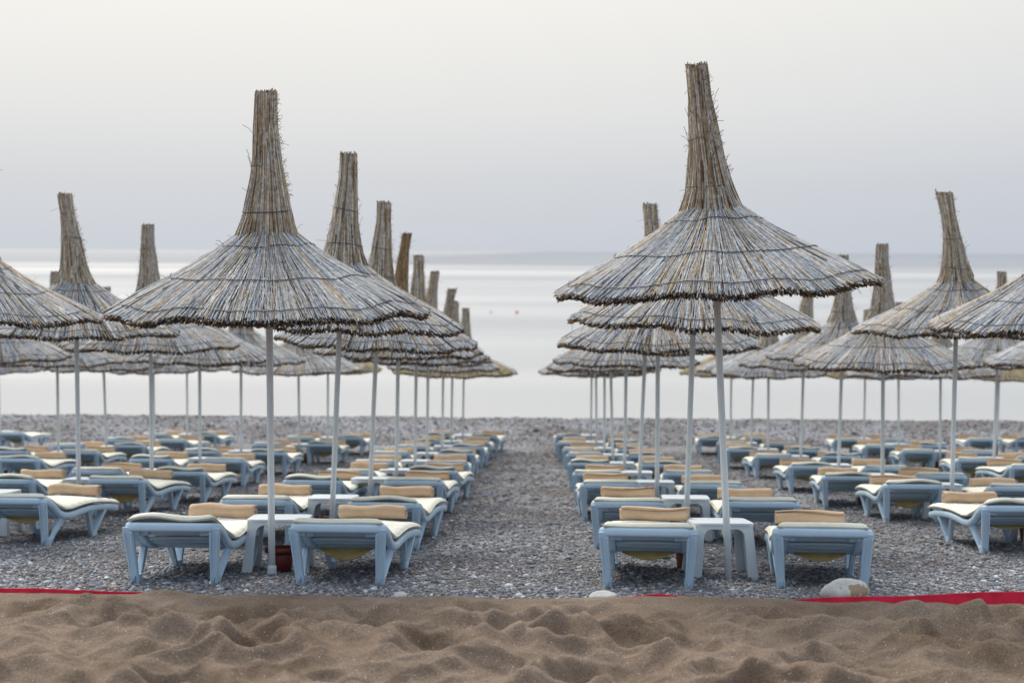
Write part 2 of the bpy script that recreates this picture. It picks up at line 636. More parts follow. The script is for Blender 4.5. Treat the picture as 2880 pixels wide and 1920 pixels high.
# ------------------------------------------------------------------ thatched umbrella
def tubes(P, rad, side, colr, sides=3):
    """P [N,S,3] centre lines, rad [N,S], side [N,3] -> verts, quads, colours"""
    N, S, _ = P.shape
    tg = np.gradient(P, axis=1)
    tg /= np.linalg.norm(tg, axis=2, keepdims=True) + 1e-9
    sd_ = np.repeat(side[:, None, :], S, 1)
    nr = np.cross(tg, sd_)
    nr /= np.linalg.norm(nr, axis=2, keepdims=True) + 1e-9
    sd_ = np.cross(nr, tg)
    ang = np.arange(sides) * 2 * math.pi / sides + math.pi / 2
    V = P[:, :, None, :] + rad[:, :, None, None] * (np.cos(ang)[None, None, :, None] * sd_[:, :, None, :] + np.sin(ang)[None, None, :, None] * nr[:, :, None, :])
    idx = np.arange(N * S * sides).reshape(N, S, sides)
    a = idx[:, :-1, :]
    b_ = np.roll(a, -1, 2)
    d = idx[:, 1:, :]
    c_ = np.roll(d, -1, 2)
    F = np.stack([a, b_, c_, d], -1).reshape(-1, 4)
    C = np.repeat(colr, S * sides, 0)
    return V.reshape(-1, 3), F, C


RH = np.array([0, .072, .138, .236, .33, .44, .525, .60])
RR = np.array([1.136, 1.02, .895, .695, .518, .342, .225, .13])
SH = np.array([.44, .525, .67, .84, 1.01, 1.2, 1.378, 1.5])
SR = np.array([.270, .208, .168, .135, .108, .088, .072, .078])


def pick(rg, n, pal, p):
    pal = np.array(pal)
    return pal[rg.choice(len(pal), n, p=p)] * rg.uniform(.78, 1.22, (n, 1))


GREY = ([(.34, .36, .39), (.44, .45, .46), (.58, .56, .53), (.42, .31, .19), (.52, .39, .22), (.11, .095, .085)], [.34, .22, .16, .12, .07, .09])
TAN = ([(.36, .29, .16), (.44, .36, .2), (.30, .235, .13), (.32, .31, .29), (.14, .1, .06)], [.34, .26, .2, .12, .08])
SPIRE = ([(.43, .39, .34), (.55, .50, .43), (.34, .24, .14), (.44, .32, .18), (.14, .105, .075)], [.34, .22, .19, .15, .10])
BROWN = ([(.24, .145, .065), (.30, .19, .09), (.17, .10, .05), (.32, .25, .17)], [.35, .3, .2, .15])
ENDS = ([(.115, .068, .038), (.17, .10, .055), (.075, .048, .03), (.23, .15, .085)], [.4, .3, .2, .1])


def thatch(seed, n, lean, bend, pal=GREY, spal=SPIRE, rad=.0045, spire_w=1.0, flare=.0):
    rg = np.random.default_rng(seed)
    w1, w2, w3 = rg.uniform(0, 6.28, 3)

    def rimz(th):
        return .005 * np.sin(2 * th + w1) + .009 * np.sin(5 * th + w2) + .006 * np.sin(13 * th + w3)

    def surf(rho, th, off):
        h = np.interp(-rho, -RR, RH)
        k = np.clip((rho - .3) / .85, 0, 1)
        z = h + rimz(th) * k + off + .012 * np.sin(9 * th + w2 + rho * 3) * k
        return np.stack([rho * np.cos(th), rho * np.sin(th), z], -1)

    def sp(h, th, extra=0):
        r_ = np.interp(h, SH, SR) * np.where(h > .6, spire_w, 1.0) + flare * np.clip((h - 1.2) / .3, 0, 1) + extra
        r_ = r_ * (1 + .05 * np.sin(3 * th + w1 + h * 2))
        r_ = r_ * (1 + .035 * np.sin(11 * h + w2) + .03 * np.sin(23 * h + w3 + th))
        k = np.clip((h - .5), 0, 2)
        return np.stack([r_ * np.cos(th) + lean * k ** 1.25 + .010 * np.sin(6 * h + w1) * k, r_ * np.sin(th) + bend * np.sin(k * 3.0), h], -1)

    # canopy reeds
    S = 5
    th = rg.uniform(0, 2 * math.pi, n)
    end = np.where(rg.random(n) < .8, 1.136 + rg.normal(-.006, .016, n), rg.uniform(.45, 1.1, n))
    start = np.minimum(rg.uniform(.10, 1.0, n), end - .14)
    lay = -rg.uniform(0, 1, n) ** 1.7 * .030
    lift = (rg.random(n) < .05) * rg.uniform(0, .018, n)
    f_ = np.linspace(0, 1, S)[None, :]
    rho = start[:, None] + (end - start)[:, None] * f_
    tw = rg.normal(0, .035, n)[:, None] * (1 - rho / 1.136) * 2.2 + rg.normal(0, .010, n)[:, None] * f_
    tht = th[:, None] + tw
    P = surf(rho, tht, lay[:, None] + lift[:, None] * f_ + .006)
    rr_ = rad * rg.uniform(.65, 1.35, n)[:, None] * np.linspace(.8, 1.05, S)[None, :]
    side = np.stack([-np.sin(th), np.cos(th), np.zeros(n)], -1)
    canopy = tubes(P, rr_, side, pick(rg, n, *pal))

    # cut ends round the rim
    k = n
    th = rg.uniform(0, 2 * math.pi, k)
    e = 1.130 + rg.normal(0, .017, k)
    ln = rg.uniform(.03, .075, k)
    dp = -rg.uniform(.004, .036, k)
    f_ = np.linspace(0, 1, 2)[None, :]
    rho = (e - ln)[:, None] + ln[:, None] * f_
    P = surf(rho, th[:, None] + rg.normal(0, .012, k)[:, None] * f_, dp[:, None])
    P[:, 1, 2] -= rg.uniform(0, .012, k)
    side = np.stack([-np.sin(th), np.cos(th), np.zeros(k)], -1)
    fringe = tubes(P, np.full((k, 2), rad * 1.0) * rg.uniform(.7, 1.3, (k, 1)), side, pick(rg, k, *ENDS))

    # spire reeds
    k = int(n * .30)
    S = 6
    th = rg.uniform(0, 2 * math.pi, k)
    h1 = np.where(rg.random(k) < .75, 1.5 + rg.normal(-.012, .016, k), rg.uniform(.8, 1.45, k))
    h0 = np.where(rg.random(k) < .6, rg.uniform(.44, .56, k), rg.uniform(.5, 1.1, k))
    h0 = np.minimum(h0, h1 - .25)
    hh = h0[:, None] + (h1 - h0)[:, None] * np.linspace(0, 1, S)[None, :]
    P = sp(hh, th[:, None] + rg.normal(0, .10, k)[:, None] * (hh - .6), -rg.uniform(0, 1, k)[:, None] ** 2 * .018 + .002)
    side = np.stack([-np.sin(th), np.cos(th), np.zeros(k)], -1)
    spire = tubes(P, np.full((k, S), rad) * rg.uniform(.7, 1.3, (k, 1)), side, pick(rg, k, *spal))
    # its cut top
    k2 = 110
    th2 = rg.uniform(0, 2 * math.pi, k2)
    q = np.sqrt(rg.random(k2))
    P0 = sp(np.full((k2, 1), 1.40), th2[:, None])
    P1 = sp(1.5 + rg.normal(-.004, .014, (k2, 1)), th2[:, None])
    c0, c1 = sp(np.array([[1.40]]), np.array([[0.]]), -.074)[0, 0], sp(np.array([[1.5]]), np.array([[0.]]), -.08)[0, 0]
    PP = np.concatenate([c0 + (P0 - c0) * q[:, None, None] * [1, 1, 1], P1], 1)
    PP[:, 0, 2] = 1.40
    PP[:, 1, :2] = c1[:2] + (PP[:, 1, :2] - c1[:2]) * q[:, None]
    top = tubes(PP, np.full((k2, 2), rad), np.stack([-np.sin(th2), np.cos(th2), 0 * th2], -1), pick(rg, k2, *ENDS))

    # loose straws
    k3 = 60
    th3 = rg.uniform(0, 2 * math.pi, k3)
    where = rg.random(k3)
    PA = np.where((where < .45)[:, None], sp(rg.uniform(.5, 1.4, k3), th3), surf(rg.uniform(.25, 1.1, k3), th3, .01))
    out = np.stack([np.cos(th3), np.sin(th3), 0 * th3], -1)
    up = np.where((where < .45), rg.uniform(-.1, .16, k3), rg.uniform(-.02, .06, k3))
    ln = rg.uniform(.01, .06, k3)
    tang = np.stack([-np.sin(th3), np.cos(th3), 0 * th3], -1) * rg.normal(0, .05, (k3, 1))
    PB = PA + out * (ln * .6)[:, None] + tang * .5 + np.array([0, 0, 1.0])[None] * (up * .6)[:, None]
    PC = PB + out * (ln * .35)[:, None] + tang * .6 + np.array([0, 0, 1.0])[None] * (up * .3 - .01)[:, None]
    # threads hanging at the rim
    kk = 14
    ta = rg.uniform(0, 2 * math.pi, kk)
    HA = surf(np.full(kk, 1.12), ta, -.03)
    HC = HA + np.stack([rg.normal(0, .02, kk), rg.normal(0, .02, kk), -rg.uniform(.03, .12, kk)], -1)
    Pst = np.concatenate([np.stack([PA, PB, PC], 1), np.stack([HA, (HA + HC) / 2 + .006, HC], 1)])
    straw = tubes(Pst, np.full((k3 + kk, 3), .0022), np.tile([[.3, .9, .1]], (k3 + kk, 1)), pick(rg, k3 + kk, *SPIRE))

    # frayed leaf sheaths down one side of the spire
    kf = 150
    tf = rg.normal(w2, .9, kf)
    hf = rg.uniform(.75, 1.5, kf)
    FA = sp(hf, tf)
    of = np.stack([np.cos(tf), np.sin(tf), 0 * tf], -1)
    lf = rg.uniform(.008, .032, kf)
    FB = FA + of * lf[:, None] + np.array([[0, 0, 1.]]) * rg.uniform(-.005, .035, (kf, 1))
    FC = FB + of * (lf * .4)[:, None] + np.array([[0, 0, 1.]]) * rg.uniform(-.012, .02, (kf, 1))
    fr_ = tubes(np.stack([FA, FB, FC], 1), np.full((kf, 3), .0017), np.tile([[.3, .9, .1]], (kf, 1)), pick(rg, kf, *BROWN))
    straw = (np.concatenate([straw[0], fr_[0]]), np.concatenate([straw[1], fr_[1] + len(straw[0])]), np.concatenate([straw[2], fr_[2]]))

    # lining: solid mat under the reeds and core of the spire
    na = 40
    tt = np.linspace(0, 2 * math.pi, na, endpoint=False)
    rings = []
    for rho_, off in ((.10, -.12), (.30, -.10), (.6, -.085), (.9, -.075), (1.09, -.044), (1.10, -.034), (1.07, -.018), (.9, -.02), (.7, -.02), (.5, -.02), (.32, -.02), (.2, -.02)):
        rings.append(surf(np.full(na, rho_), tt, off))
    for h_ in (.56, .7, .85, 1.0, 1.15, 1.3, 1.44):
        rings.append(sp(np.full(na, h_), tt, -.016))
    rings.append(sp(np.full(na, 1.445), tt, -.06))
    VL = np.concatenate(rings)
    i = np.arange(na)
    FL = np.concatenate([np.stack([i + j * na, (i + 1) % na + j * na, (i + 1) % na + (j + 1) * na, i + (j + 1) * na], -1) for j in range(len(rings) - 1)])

    # tie wires
    wires = []
    for rho_, wv in ((.335, .012), (.71, .010), (1.055, .008)):
        m_ = 180
        ta = np.linspace(0, 2 * math.pi, m_, endpoint=False)
        nb = round(2 * math.pi * rho_ / .055)
        rj = rho_ + wv * np.sin(2 * ta + w2) + wv * .8 * np.sin(7 * ta + w1)
        P = surf(rj, ta, .011 + .007 * np.abs(np.sin(nb * ta / 2)))
        wires.append(P)
    for h_ in (.70, 1.02, 1.37):
        m_ = 40
        ta = np.linspace(0, 2 * math.pi, m_, endpoint=False)
        wires.append(sp(h_ + .018 * np.sin(ta + w3 * h_), ta, .006))
    wm = []
    for P in wires:
        v, f = sweep(P, circ(.0036, 4), closed=True)
        me = mesh_np('binding_wire', np.array(v), np.array(f))
        me.materials.append(M['wire'])
        wm.append(me)

    def fin(nm, d, mat='reed'):
        me = mesh_np(nm, d[0], d[1], True, d[2])
        me.materials.append(M[mat])
        return me
    lm = mesh_np('mat_lining', VL, FL)
    lm.materials.append(M['lining'])
    sv = np.concatenate([spire[0], top[0]])
    sf = np.concatenate([spire[1], top[1] + len(spire[0])])
    sc_ = np.concatenate([spire[2], top[2]])
    return dict(canopy=fin('canopy', canopy), rim_fringe=fin('rim_fringe', fringe), spire=fin('spire', (sv, sf, sc_)),
                loose_straw=fin('loose_straw', straw), mat_lining=lm, wires=wm)


THATCH = {
    'front_a': thatch(1, 5200, .0, .0, rad=.0045),
    'front_b': thatch(2, 5200, .085, .012, rad=.0045, spire_w=.98),
    'v0': thatch(3, 2600, .02, .01, rad=.0062),
    'v1': thatch(4, 2600, .10, .02, rad=.0062, spire_w=.95),
    'v2': thatch(5, 2600, .15, .03, rad=.0062, flare=.02, spire_w=.9),
    'brown': thatch(6, 2200, .10, .03, rad=.0062, spal=BROWN, spire_w=.75),
    'tan': thatch(8, 2200, .03, .01, rad=.0065, pal=TAN, spire_w=.9),
}
POLE_H = 1.95
pole_v, pole_f = sweep([(0, 0, -.25), (0, 0, .6), (0, 0, 1.3), (0, 0, POLE_H + .55)], circ(.0245, 14))
pole_me = MB().add(pole_v, pole_f).mesh('pole', 'pole', smooth=True)
sleeve_me = MB().add(*lathe([(.0246, -.15), (.033, -.15), (.033, .055), (.030, .065), (.0246, .067)], 16)).mesh('base_sleeve', 'pole', smooth=True)
STUFF = ('canopy', 'rim_fringe', 'spire', 'loose_straw')


def make_umbrella(kind, sleeve=False):
    t_ = empty('thatched_umbrella')
    obj('pole', pole_me, t_)
    if sleeve:
        obj('base_sleeve', sleeve_me, t_)
    d = THATCH[kind]
    cp = None
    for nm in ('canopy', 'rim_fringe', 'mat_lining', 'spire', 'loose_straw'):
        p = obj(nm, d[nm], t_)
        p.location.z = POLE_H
        if nm in STUFF:
            p['kind'] = 'stuff'
    for w in d['wires']:
        p = obj('binding_wire', w, t_)
        p.location.z = POLE_H
    return t_


# ------------------------------------------------------------------ sun lounger
LW = .325     # half width


def rail_z(y):
    return float(np.interp(y, [0, .07, .16, .28, .42, .56, .75, .95, 1.15, 1.40, 1.65], [.378, .374, .350, .292, .248, .243, .262, .276, .276, .264, .230]))


def make_mattress_mesh(seed, curl=0.0):
    rg = np.random.default_rng(seed)
    ny, nx = 78, 15
    L0, L1 = .015, 1.60
    th_ = .042
    V, F = [], []
    ph_ = rg.uniform(0, 6, 6)

    def surfz(y, x):
        zb = rail_z(y) + .033
        # cushion bridges the dip a little and sags between the rails
        zb = .8 * zb + .2 * (rail_z(min(1.65, y + .12)) + rail_z(max(0, y - .12))) / 2 + .2 * .033
        return zb + .006 * math.sin(5 * y + ph_[0] + 3 * x) + .005 * math.sin(9 * x + ph_[1] + 2 * y)
    for j in range(ny):
        y = L0 + (L1 - L0) * j / (ny - 1)
        seam = abs(math.sin(math.pi * (y - L0) / .132))
        puff = .55 + .45 * seam ** .5
        ey = min(1, min(y - L0, L1 - y) / .05)
        ey = math.sqrt(max(0, 1 - (1 - ey) ** 2))
        for i in range(nx):
            W = float(np.interp(y, [0, .12, .34, 1.6], [.288, .290, .324, .322]))
            x = W * math.sin(math.pi / 2 * (2 * i / (nx - 1) - 1))
            ex = min(1, (W - abs(x)) / .045)
            ex = math.sqrt(max(0, 1 - (1 - ex) ** 2))
            xx = x * (1 + .012 * math.sin(7 * y + ph_[2]))
            c_ = curl * max(0, 1 - y / .22) * (.5 + .5 * math.sin(3.5 * x / W + ph_[3]))
            V.append((xx, y, surfz(y, x) + th_ * .25 + th_ * .75 * puff * min(ex, ey) + c_))
    for j in range(ny):
        y = L0 + (L1 - L0) * j / (ny - 1)
        for i in range(nx):
            W = float(np.interp(y, [0, .12, .34, 1.6], [.288, .290, .324, .322]))
            x = W * math.sin(math.pi / 2 * (2 * i / (nx - 1) - 1))
            c_ = curl * max(0, 1 - y / .22) * (.5 + .5 * math.sin(3.5 * x / W + ph_[3]))
            V.append((x * (1 + .012 * math.sin(7 * y + ph_[2])), y, surfz(y, x) + c_))
    N = nx * ny
    for j in range(ny - 1):
        for i in range(nx - 1):
            a = j * nx + i
            F.append((a, a + 1, a + nx + 1, a + nx))
            F.append((N + a, N + a + nx, N + a + nx + 1, N + a + 1))
    for j in range(ny - 1):
        a = j * nx
        F.append((a, a + nx, N + a + nx, N + a))
        a = j * nx + nx - 1
        F.append((a, N + a, N + a + nx, a + nx))
    for i in range(nx - 1):
        F.append((i, N + i, N + i + 1, i + 1))
        a = (ny - 1) * nx + i
        F.append((a, a + 1, N + a + 1, N + a))
    me = mesh_np('mattress', V, F)
    me.materials.append(M['mattress'])
    loop = []
    for i in range(0, nx):
        loop.append(V[N + i])
    for j in range(1, ny):
        loop.append(V[N + j * nx + nx - 1])
    for i in range(nx - 2, -1, -1):
        loop.append(V[N + (ny - 1) * nx + i])
    for j in range(ny - 2, 0, -1):
        loop.append(V[N + j * nx])
    v, f = sweep([(p[0] * 1.006, p[1], p[2] + .010) for p in loop], circ(.006, 6), closed=True)
    pm = mesh_np('piping', np.array(v), np.array(f))
    pm.materials.append(M['piping'])
    return me, pm


MATT = [make_mattress_mesh(s, c_) for s, c_ in ((1, .0), (2, .02), (3, .035), (4, .008))]

# frame: one closed moulded rail round the bed
path = []
rc = .075
corner = lambda cx, cy, a0: [(cx + rc * math.cos(R(a0 + 15 * k)), cy + rc * math.sin(R(a0 + 15 * k))) for k in range(7)]
xy = []
w_ = LW - .025
xy += corner(-w_ + rc, .025 + rc, 180)
xy += corner(w_ - rc, .025 + rc, 270)
xy += [(w_, y) for y in np.linspace(.18, 1.5, 24)]
xy += corner(w_ - rc, 1.63 - rc, 0)
xy += corner(-w_ + rc, 1.63 - rc, 90)
xy += [(-w_, y) for y in np.linspace(1.5, .18, 24)]
path = [(x, y, rail_z(y) + .003 - .020 * min(1, max(0, (y - .12) / .22))) for x, y in xy]
fv, ff = sweep(path, rrect(.052, .060, .021, 4), closed=True)
frame_me = MB().add(fv, ff).add(*box((0, .60, rail_z(.6) - .01), (2 * w_ - .02, .05, .03))).add(*box((0, 1.2, rail_z(1.2) - .012), (2 * w_ - .02, .05, .03))).mesh('frame', 'plastic', smooth=True)


def leg_mesh(sx, y_end, y_in, foot_y, wheel_side):
    b_ = MB()
    xo = sx * (LW - .034)
    xf = sx * (LW - .058)
    # end strut: broad face across the bed, with two raised ribs
    p0 = (xo, y_end, rail_z(y_end) + .0)
    p1 = (xf, foot_y - .02, -.012)
    b_.add(*taper(p0, p1, (.072, .030), (.052, .034)))
    sgn = -1 if y_end < foot_y else 1
    for off in (-.024, .024):
        b_.add(*taper((p0[0] + off, p0[1] + sgn * .018, p0[2] - .03), (p1[0] + off * .75, p1[1] + sgn * .021, p1[2] + .03), (.013, .010), (.011, .010)))
    # inner strut: broad face along the bed
    q0 = (xo, y_in, rail_z(y_in))
    q1 = (xf, foot_y + .03 * (1 if y_in > foot_y else -1), -.012)
    b_.add(*taper(q0, q1, (.034, .070), (.032, .044)))
    for off in (-.028, .028):
        b_.add(*taper((q0[0] + sx * .019, q0[1] + off, q0[2] - .03), (q1[0] + sx * .018, q1[1] + off * .6, q1[2] + .03), (.009, .012), (.009, .010)))
    # foot
    b_.add(*taper((xf, foot_y, .055), (xf, foot_y, -.02), (.054, .105), (.048, .085)))
    return b_.mesh('leg', 'plastic', bevel=.004, seg=1)


LEGS = [leg_mesh(sx, a, b_, c_, False) for sx in (-1, 1) for (a, b_, c_) in ((.030, .42, .17), (1.32, .94, 1.13))]


def cyl_x(cx, cy, cz, r, w, n=14):
    v, f = [], []
    for s in (-1, 1):
        for k in range(n):
            a = 2 * math.pi * k / n
            v.append((cx + s * w / 2, cy + r * math.cos(a), cz + r * math.sin(a)))
    for k in range(n):
        f.append((k, (k + 1) % n, n + (k + 1) % n, n + k))
    f.append(tuple(range(n)))
    f.append(tuple(range(2 * n - 1, n - 1, -1)))
    return v, f


WHEELS = [MB().add(*cyl_x(sx * (LW - .058), .118, .022, .026, .018)).mesh('wheel', 'wheel', bevel=.003, seg=1) for sx in (-1, 1)]
# backrest panel: two stiles and a lower edge; slats are separate
bb = MB()
for sx in (-1, 1):
    ys_ = np.linspace(.05, .50, 12)
    bb.add(*sweep([(sx * .245, y, rail_z(y) - .022) for y in ys_], rrect(.05, .05, .01, 2)))
    bb.add(*box((sx * .20, .12, rail_z(.12) - .03), (.05, .05, .025)))
bb.add(*sweep([(x,   .505, rail_z(.505) - .02) for x in np.linspace(-.265, .265, 5)], rrect(.05, .045, .01, 2)))
back_me = bb.mesh('backrest', 'plastic', smooth=False)
SL = []
for y in (.085, .175, .265, .355, .44):
    dz = rail_z(y + .035) - rail_z(y - .035)
    v, f = box((0, 0, 0), (.44, .058, .016))
    a = math.atan2(dz, .07)
    v = [(p[0], y + p[1] * math.cos(a) - p[2] * math.sin(a), rail_z(y) - .016 + p[1] * math.sin(a) + p[2] * math.cos(a)) for p in v]
    SL.append(MB().add(v, f).mesh('slat', 'plastic', bevel=.004, seg=1))
SS = []
for y in np.arange(.70, 1.58, .098):
    dz = rail_z(y + .04) - rail_z(y - .04)
    v, f = box((0, 0, 0), (.56, .078, .016))
    a = math.atan2(dz, .08)
    v = [(p[0], y + p[1] * math.cos(a) - p[2] * math.sin(a), rail_z(y) + .0 + p[1] * math.sin(a) + p[2] * math.cos(a)) for p in v]
    SS.append((v, f))
ssb = MB()
for v, f in SS:
    ssb.add(v, f)
seat_all = ssb.mesh('seat_slats', 'plastic')
SSM = [MB().add(v, f).mesh('slat', 'plastic', bevel=.004, seg=1) for v, f in SS]
# cushion strap sagging under the backrest
SAG = [.025, .045, .075]
STRAPS = []
for s_ in SAG:
    pts = [(x, .36 + .02 * math.sin(4 * x), rail_z(.36) - .055 - s_ * math.cos(math.pi * x / .36) ** 1.2 if abs(x) < .18 else rail_z(.36) - .05) for x in np.linspace(-.18, .18, 15)]
    v, f = [], []
    zt = rail_z(.36) - .045
    for p in pts:
        for q in range(5):
            u_ = q / 4
            v.append((p[0], p[1] - .05 * math.sin(u_ * 1.57), zt + (p[2] - zt) * u_))
        for q in range(4, -1, -1):
            u_ = q / 4
            v.append((p[0], p[1] + .006 - .046 * math.sin(u_ * 1.57), zt + (p[2] + .004 - zt) * u_))
    for k in range(len(pts) - 1):
        for q in range(10):
            f.append((k * 10 + q, k * 10 + (q + 1) % 10, k * 10 + 10 + (q + 1) % 10, k * 10 + 10 + q))
    STRAPS.append(MB().add(v, f).mesh('strap', 'strap', smooth=True))


def make_lounger(mv, strap, detail=True):
    t_ = empty('sun_lounger')
    obj('frame', frame_me, t_)
    for l in LEGS:
        obj('leg', l, t_)
    for w in WHEELS:
        obj('wheel', w, t_)
    bk = obj('backrest', back_me, t_)
    for s_ in SL:
        obj('slat', s_, bk)
    if detail:
        for s_ in SSM:
            obj('slat', s_, t_)
    else:
        obj('seat_slats', seat_all, t_)
    mt = obj('mattress', MATT[mv][0], t_)
    obj('piping', MATT[mv][1], mt)
    if strap is not None:
        obj('strap', STRAPS[strap], mt)
    return t_


# ------------------------------------------------------------------ rolled towel
def towel_mesh(seed):
    rg = np.random.default_rng(seed)
    turns = 2.9
    k = 54
    nl = 22
    L = .50
    Ro, th_ = .058, .0075
    pa, pb, pc = rg.uniform(0, 6.28, 3)
    V, F = [], []
    for j in range(nl + 1):
        u = j / nl
        x = (u - .5) * L
        endr = 1 - .10 * (max(0, 1 - u * nl / 1.2) + max(0, 1 - (1 - u) * nl / 1.2)) * .5
        sag = .006 * math.sin(2.1 * math.pi * u + pa) * (.4 + .6 * rg.random() * 0 + .4)
        wob = 1 + .035 * math.sin(4 * math.pi * u + pb) + .02 * math.sin(9 * u + pc)
        for i in range(k + 1):
            s_ = i / k
            ang = -2 * math.pi * turns * s_ + 2.2 + .25 * math.sin(3 * u + pa)
            rr_ = (Ro - (Ro - .012) * s_) * wob * endr * (1 + .03 * math.sin(3 * ang + 5 * u + pb) * (1 - s_))
            sq = .95
            xo = x + .007 * math.sin(ang * .5 + pa) * (1 if u > .9 or u < .1 else 0)
            for r_ in (rr_, max(.003, rr_ - th_)):
                V.append((xo, r_ * math.cos(ang), r_ * math.sin(ang) * sq + sag + .95 * Ro))
    row = (k + 1) * 2
    for j in range(nl):
        for i in range(k):
            a = j * row + i * 2
            b_ = a + row
            F.append((a, a + 2, b_ + 2, b_))
            F.append((a + 1, b_ + 1, b_ + 3, a + 3))
        a = j * row
        F.append((a, a + row, a + row + 1, a + 1))
        a = j * row + k * 2
        F.append((a, a + 1, a + row + 1, a + row))
    for i in range(k):
        a = i * 2
        F.append((a, a + 1, a + 3, a + 2))
        a = nl * row + i * 2
        F.append((a, a + 2, a + 3, a + 1))
    me = mesh_np('towel', V, F)
    me.materials.append(M['towel'])
    return me


TOWELS = [towel_mesh(s) for s in range(6)]


# ------------------------------------------------------------------ plastic side table
def make_table():
    t_ = empty('side_table')
    h = .385
    w = .205
    b_ = MB()
    b_.add(*sweep([(0, 0, h - .012), (0, 0, h + .006)], rrect(2 * w + .02, 2 * w + .02, .05, 5)))
    obj('tabletop', b_.mesh('tabletop', 'table', bevel=.005), t_)
    for s in (-1, 1):
        obj('apron', MB().add(*box((0, s * (w - .008), h - .026), (2 * w - .20, .014, .030))).mesh('apron', 'table', bevel=.003, seg=1), t_)
        obj('apron', MB().add(*box((s * (w - .008), 0, h - .026), (.014, 2 * w - .20, .030))).mesh('apron', 'table', bevel=.003, seg=1), t_)
    for sx in (-1, 1):
        for sy in (-1, 1):
            b_ = MB()
            # L-shaped corner leg; each flange flares into the apron through a curve
            inner = [(.105, 0.0), (.105, -.029), (.092, -.033), (.076, -.045), (.064, -.068), (.058, -.105), (.050, -.24), (.038, -h - .01)]
            outer = [(0, 0.0), (0, -.029), (-.001, -.033), (-.002, -.045), (-.004, -.068), (-.008, -.105), (-.020, -.24), (-.038, -h - .01)]
            for axis in (0, 1):
                v, f = [], []
                for (io, z1), (oo, z2) in zip(inner, outer):
                    for dpt in (0, .012):
                        for e in (oo, io):
                            # e measured inward along the flange, depth inward across it
                            spl = oo
                            if axis == 0:
                                v.append((sx * (w - e), sy * (w - spl - dpt), h - .012 + z1))
                            else:
                                v.append((sx * (w - spl - dpt), sy * (w - e), h - .0125 + z1))
                n = len(inner)
                for k in range(n - 1):
                    a = k * 4
                    for q0, q1 in ((0, 1), (1, 3), (3, 2), (2, 0)):
                        f.append((a + q0, a + q1, a + 4 + q1, a + 4 + q0))
                f.append((0, 1, 3, 2))
                f.append(((n - 1) * 4, (n - 1) * 4 + 2, (n - 1) * 4 + 3, (n - 1) * 4 + 1))
                b_.add(v, f)
            obj('leg', b_.mesh('leg', 'table', bevel=.002, seg=1), t_)
    return t_


def make_pot(mat):
    t_ = empty('flower_pot')
    b_ = MB().add(*lathe([(.002, .004), (.072, .0), (.078, .004), (.098, .165), (.094, .166), (.074, .02), (.002, .018)], 28))
    obj('bucket', b_.mesh('bucket', mat, smooth=True), t_)
    b_ = MB().add(*lathe([(.0985, .150), (.112, .148), (.115, .156), (.115, .182), (.110, .186), (.100, .184), (.0945, .168), (.0985, .150)], 28))
    obj('rim', b_.mesh('rim', mat, smooth=True), t_)
    return t_


# ------------------------------------------------------------------ layout
ORD = ['', 'first', 'second', 'third', 'fourth', 'fifth', 'sixth', 'seventh', 'eighth', 'ninth']
FILES = {'A': ('aisle file', 'away from boulder'), 'B': ('second file', 'away from boulder'), 'L': ('third file', 'away from boulder'), 'M': ('fourth file', 'away from boulder'),
         'C': ('aisle file', 'boulder side'), 'D': ('second file', 'boulder side'), 'E': ('third file', 'boulder side'), 'F': ('fourth file', 'boulder side')}
VPX = 1513.0
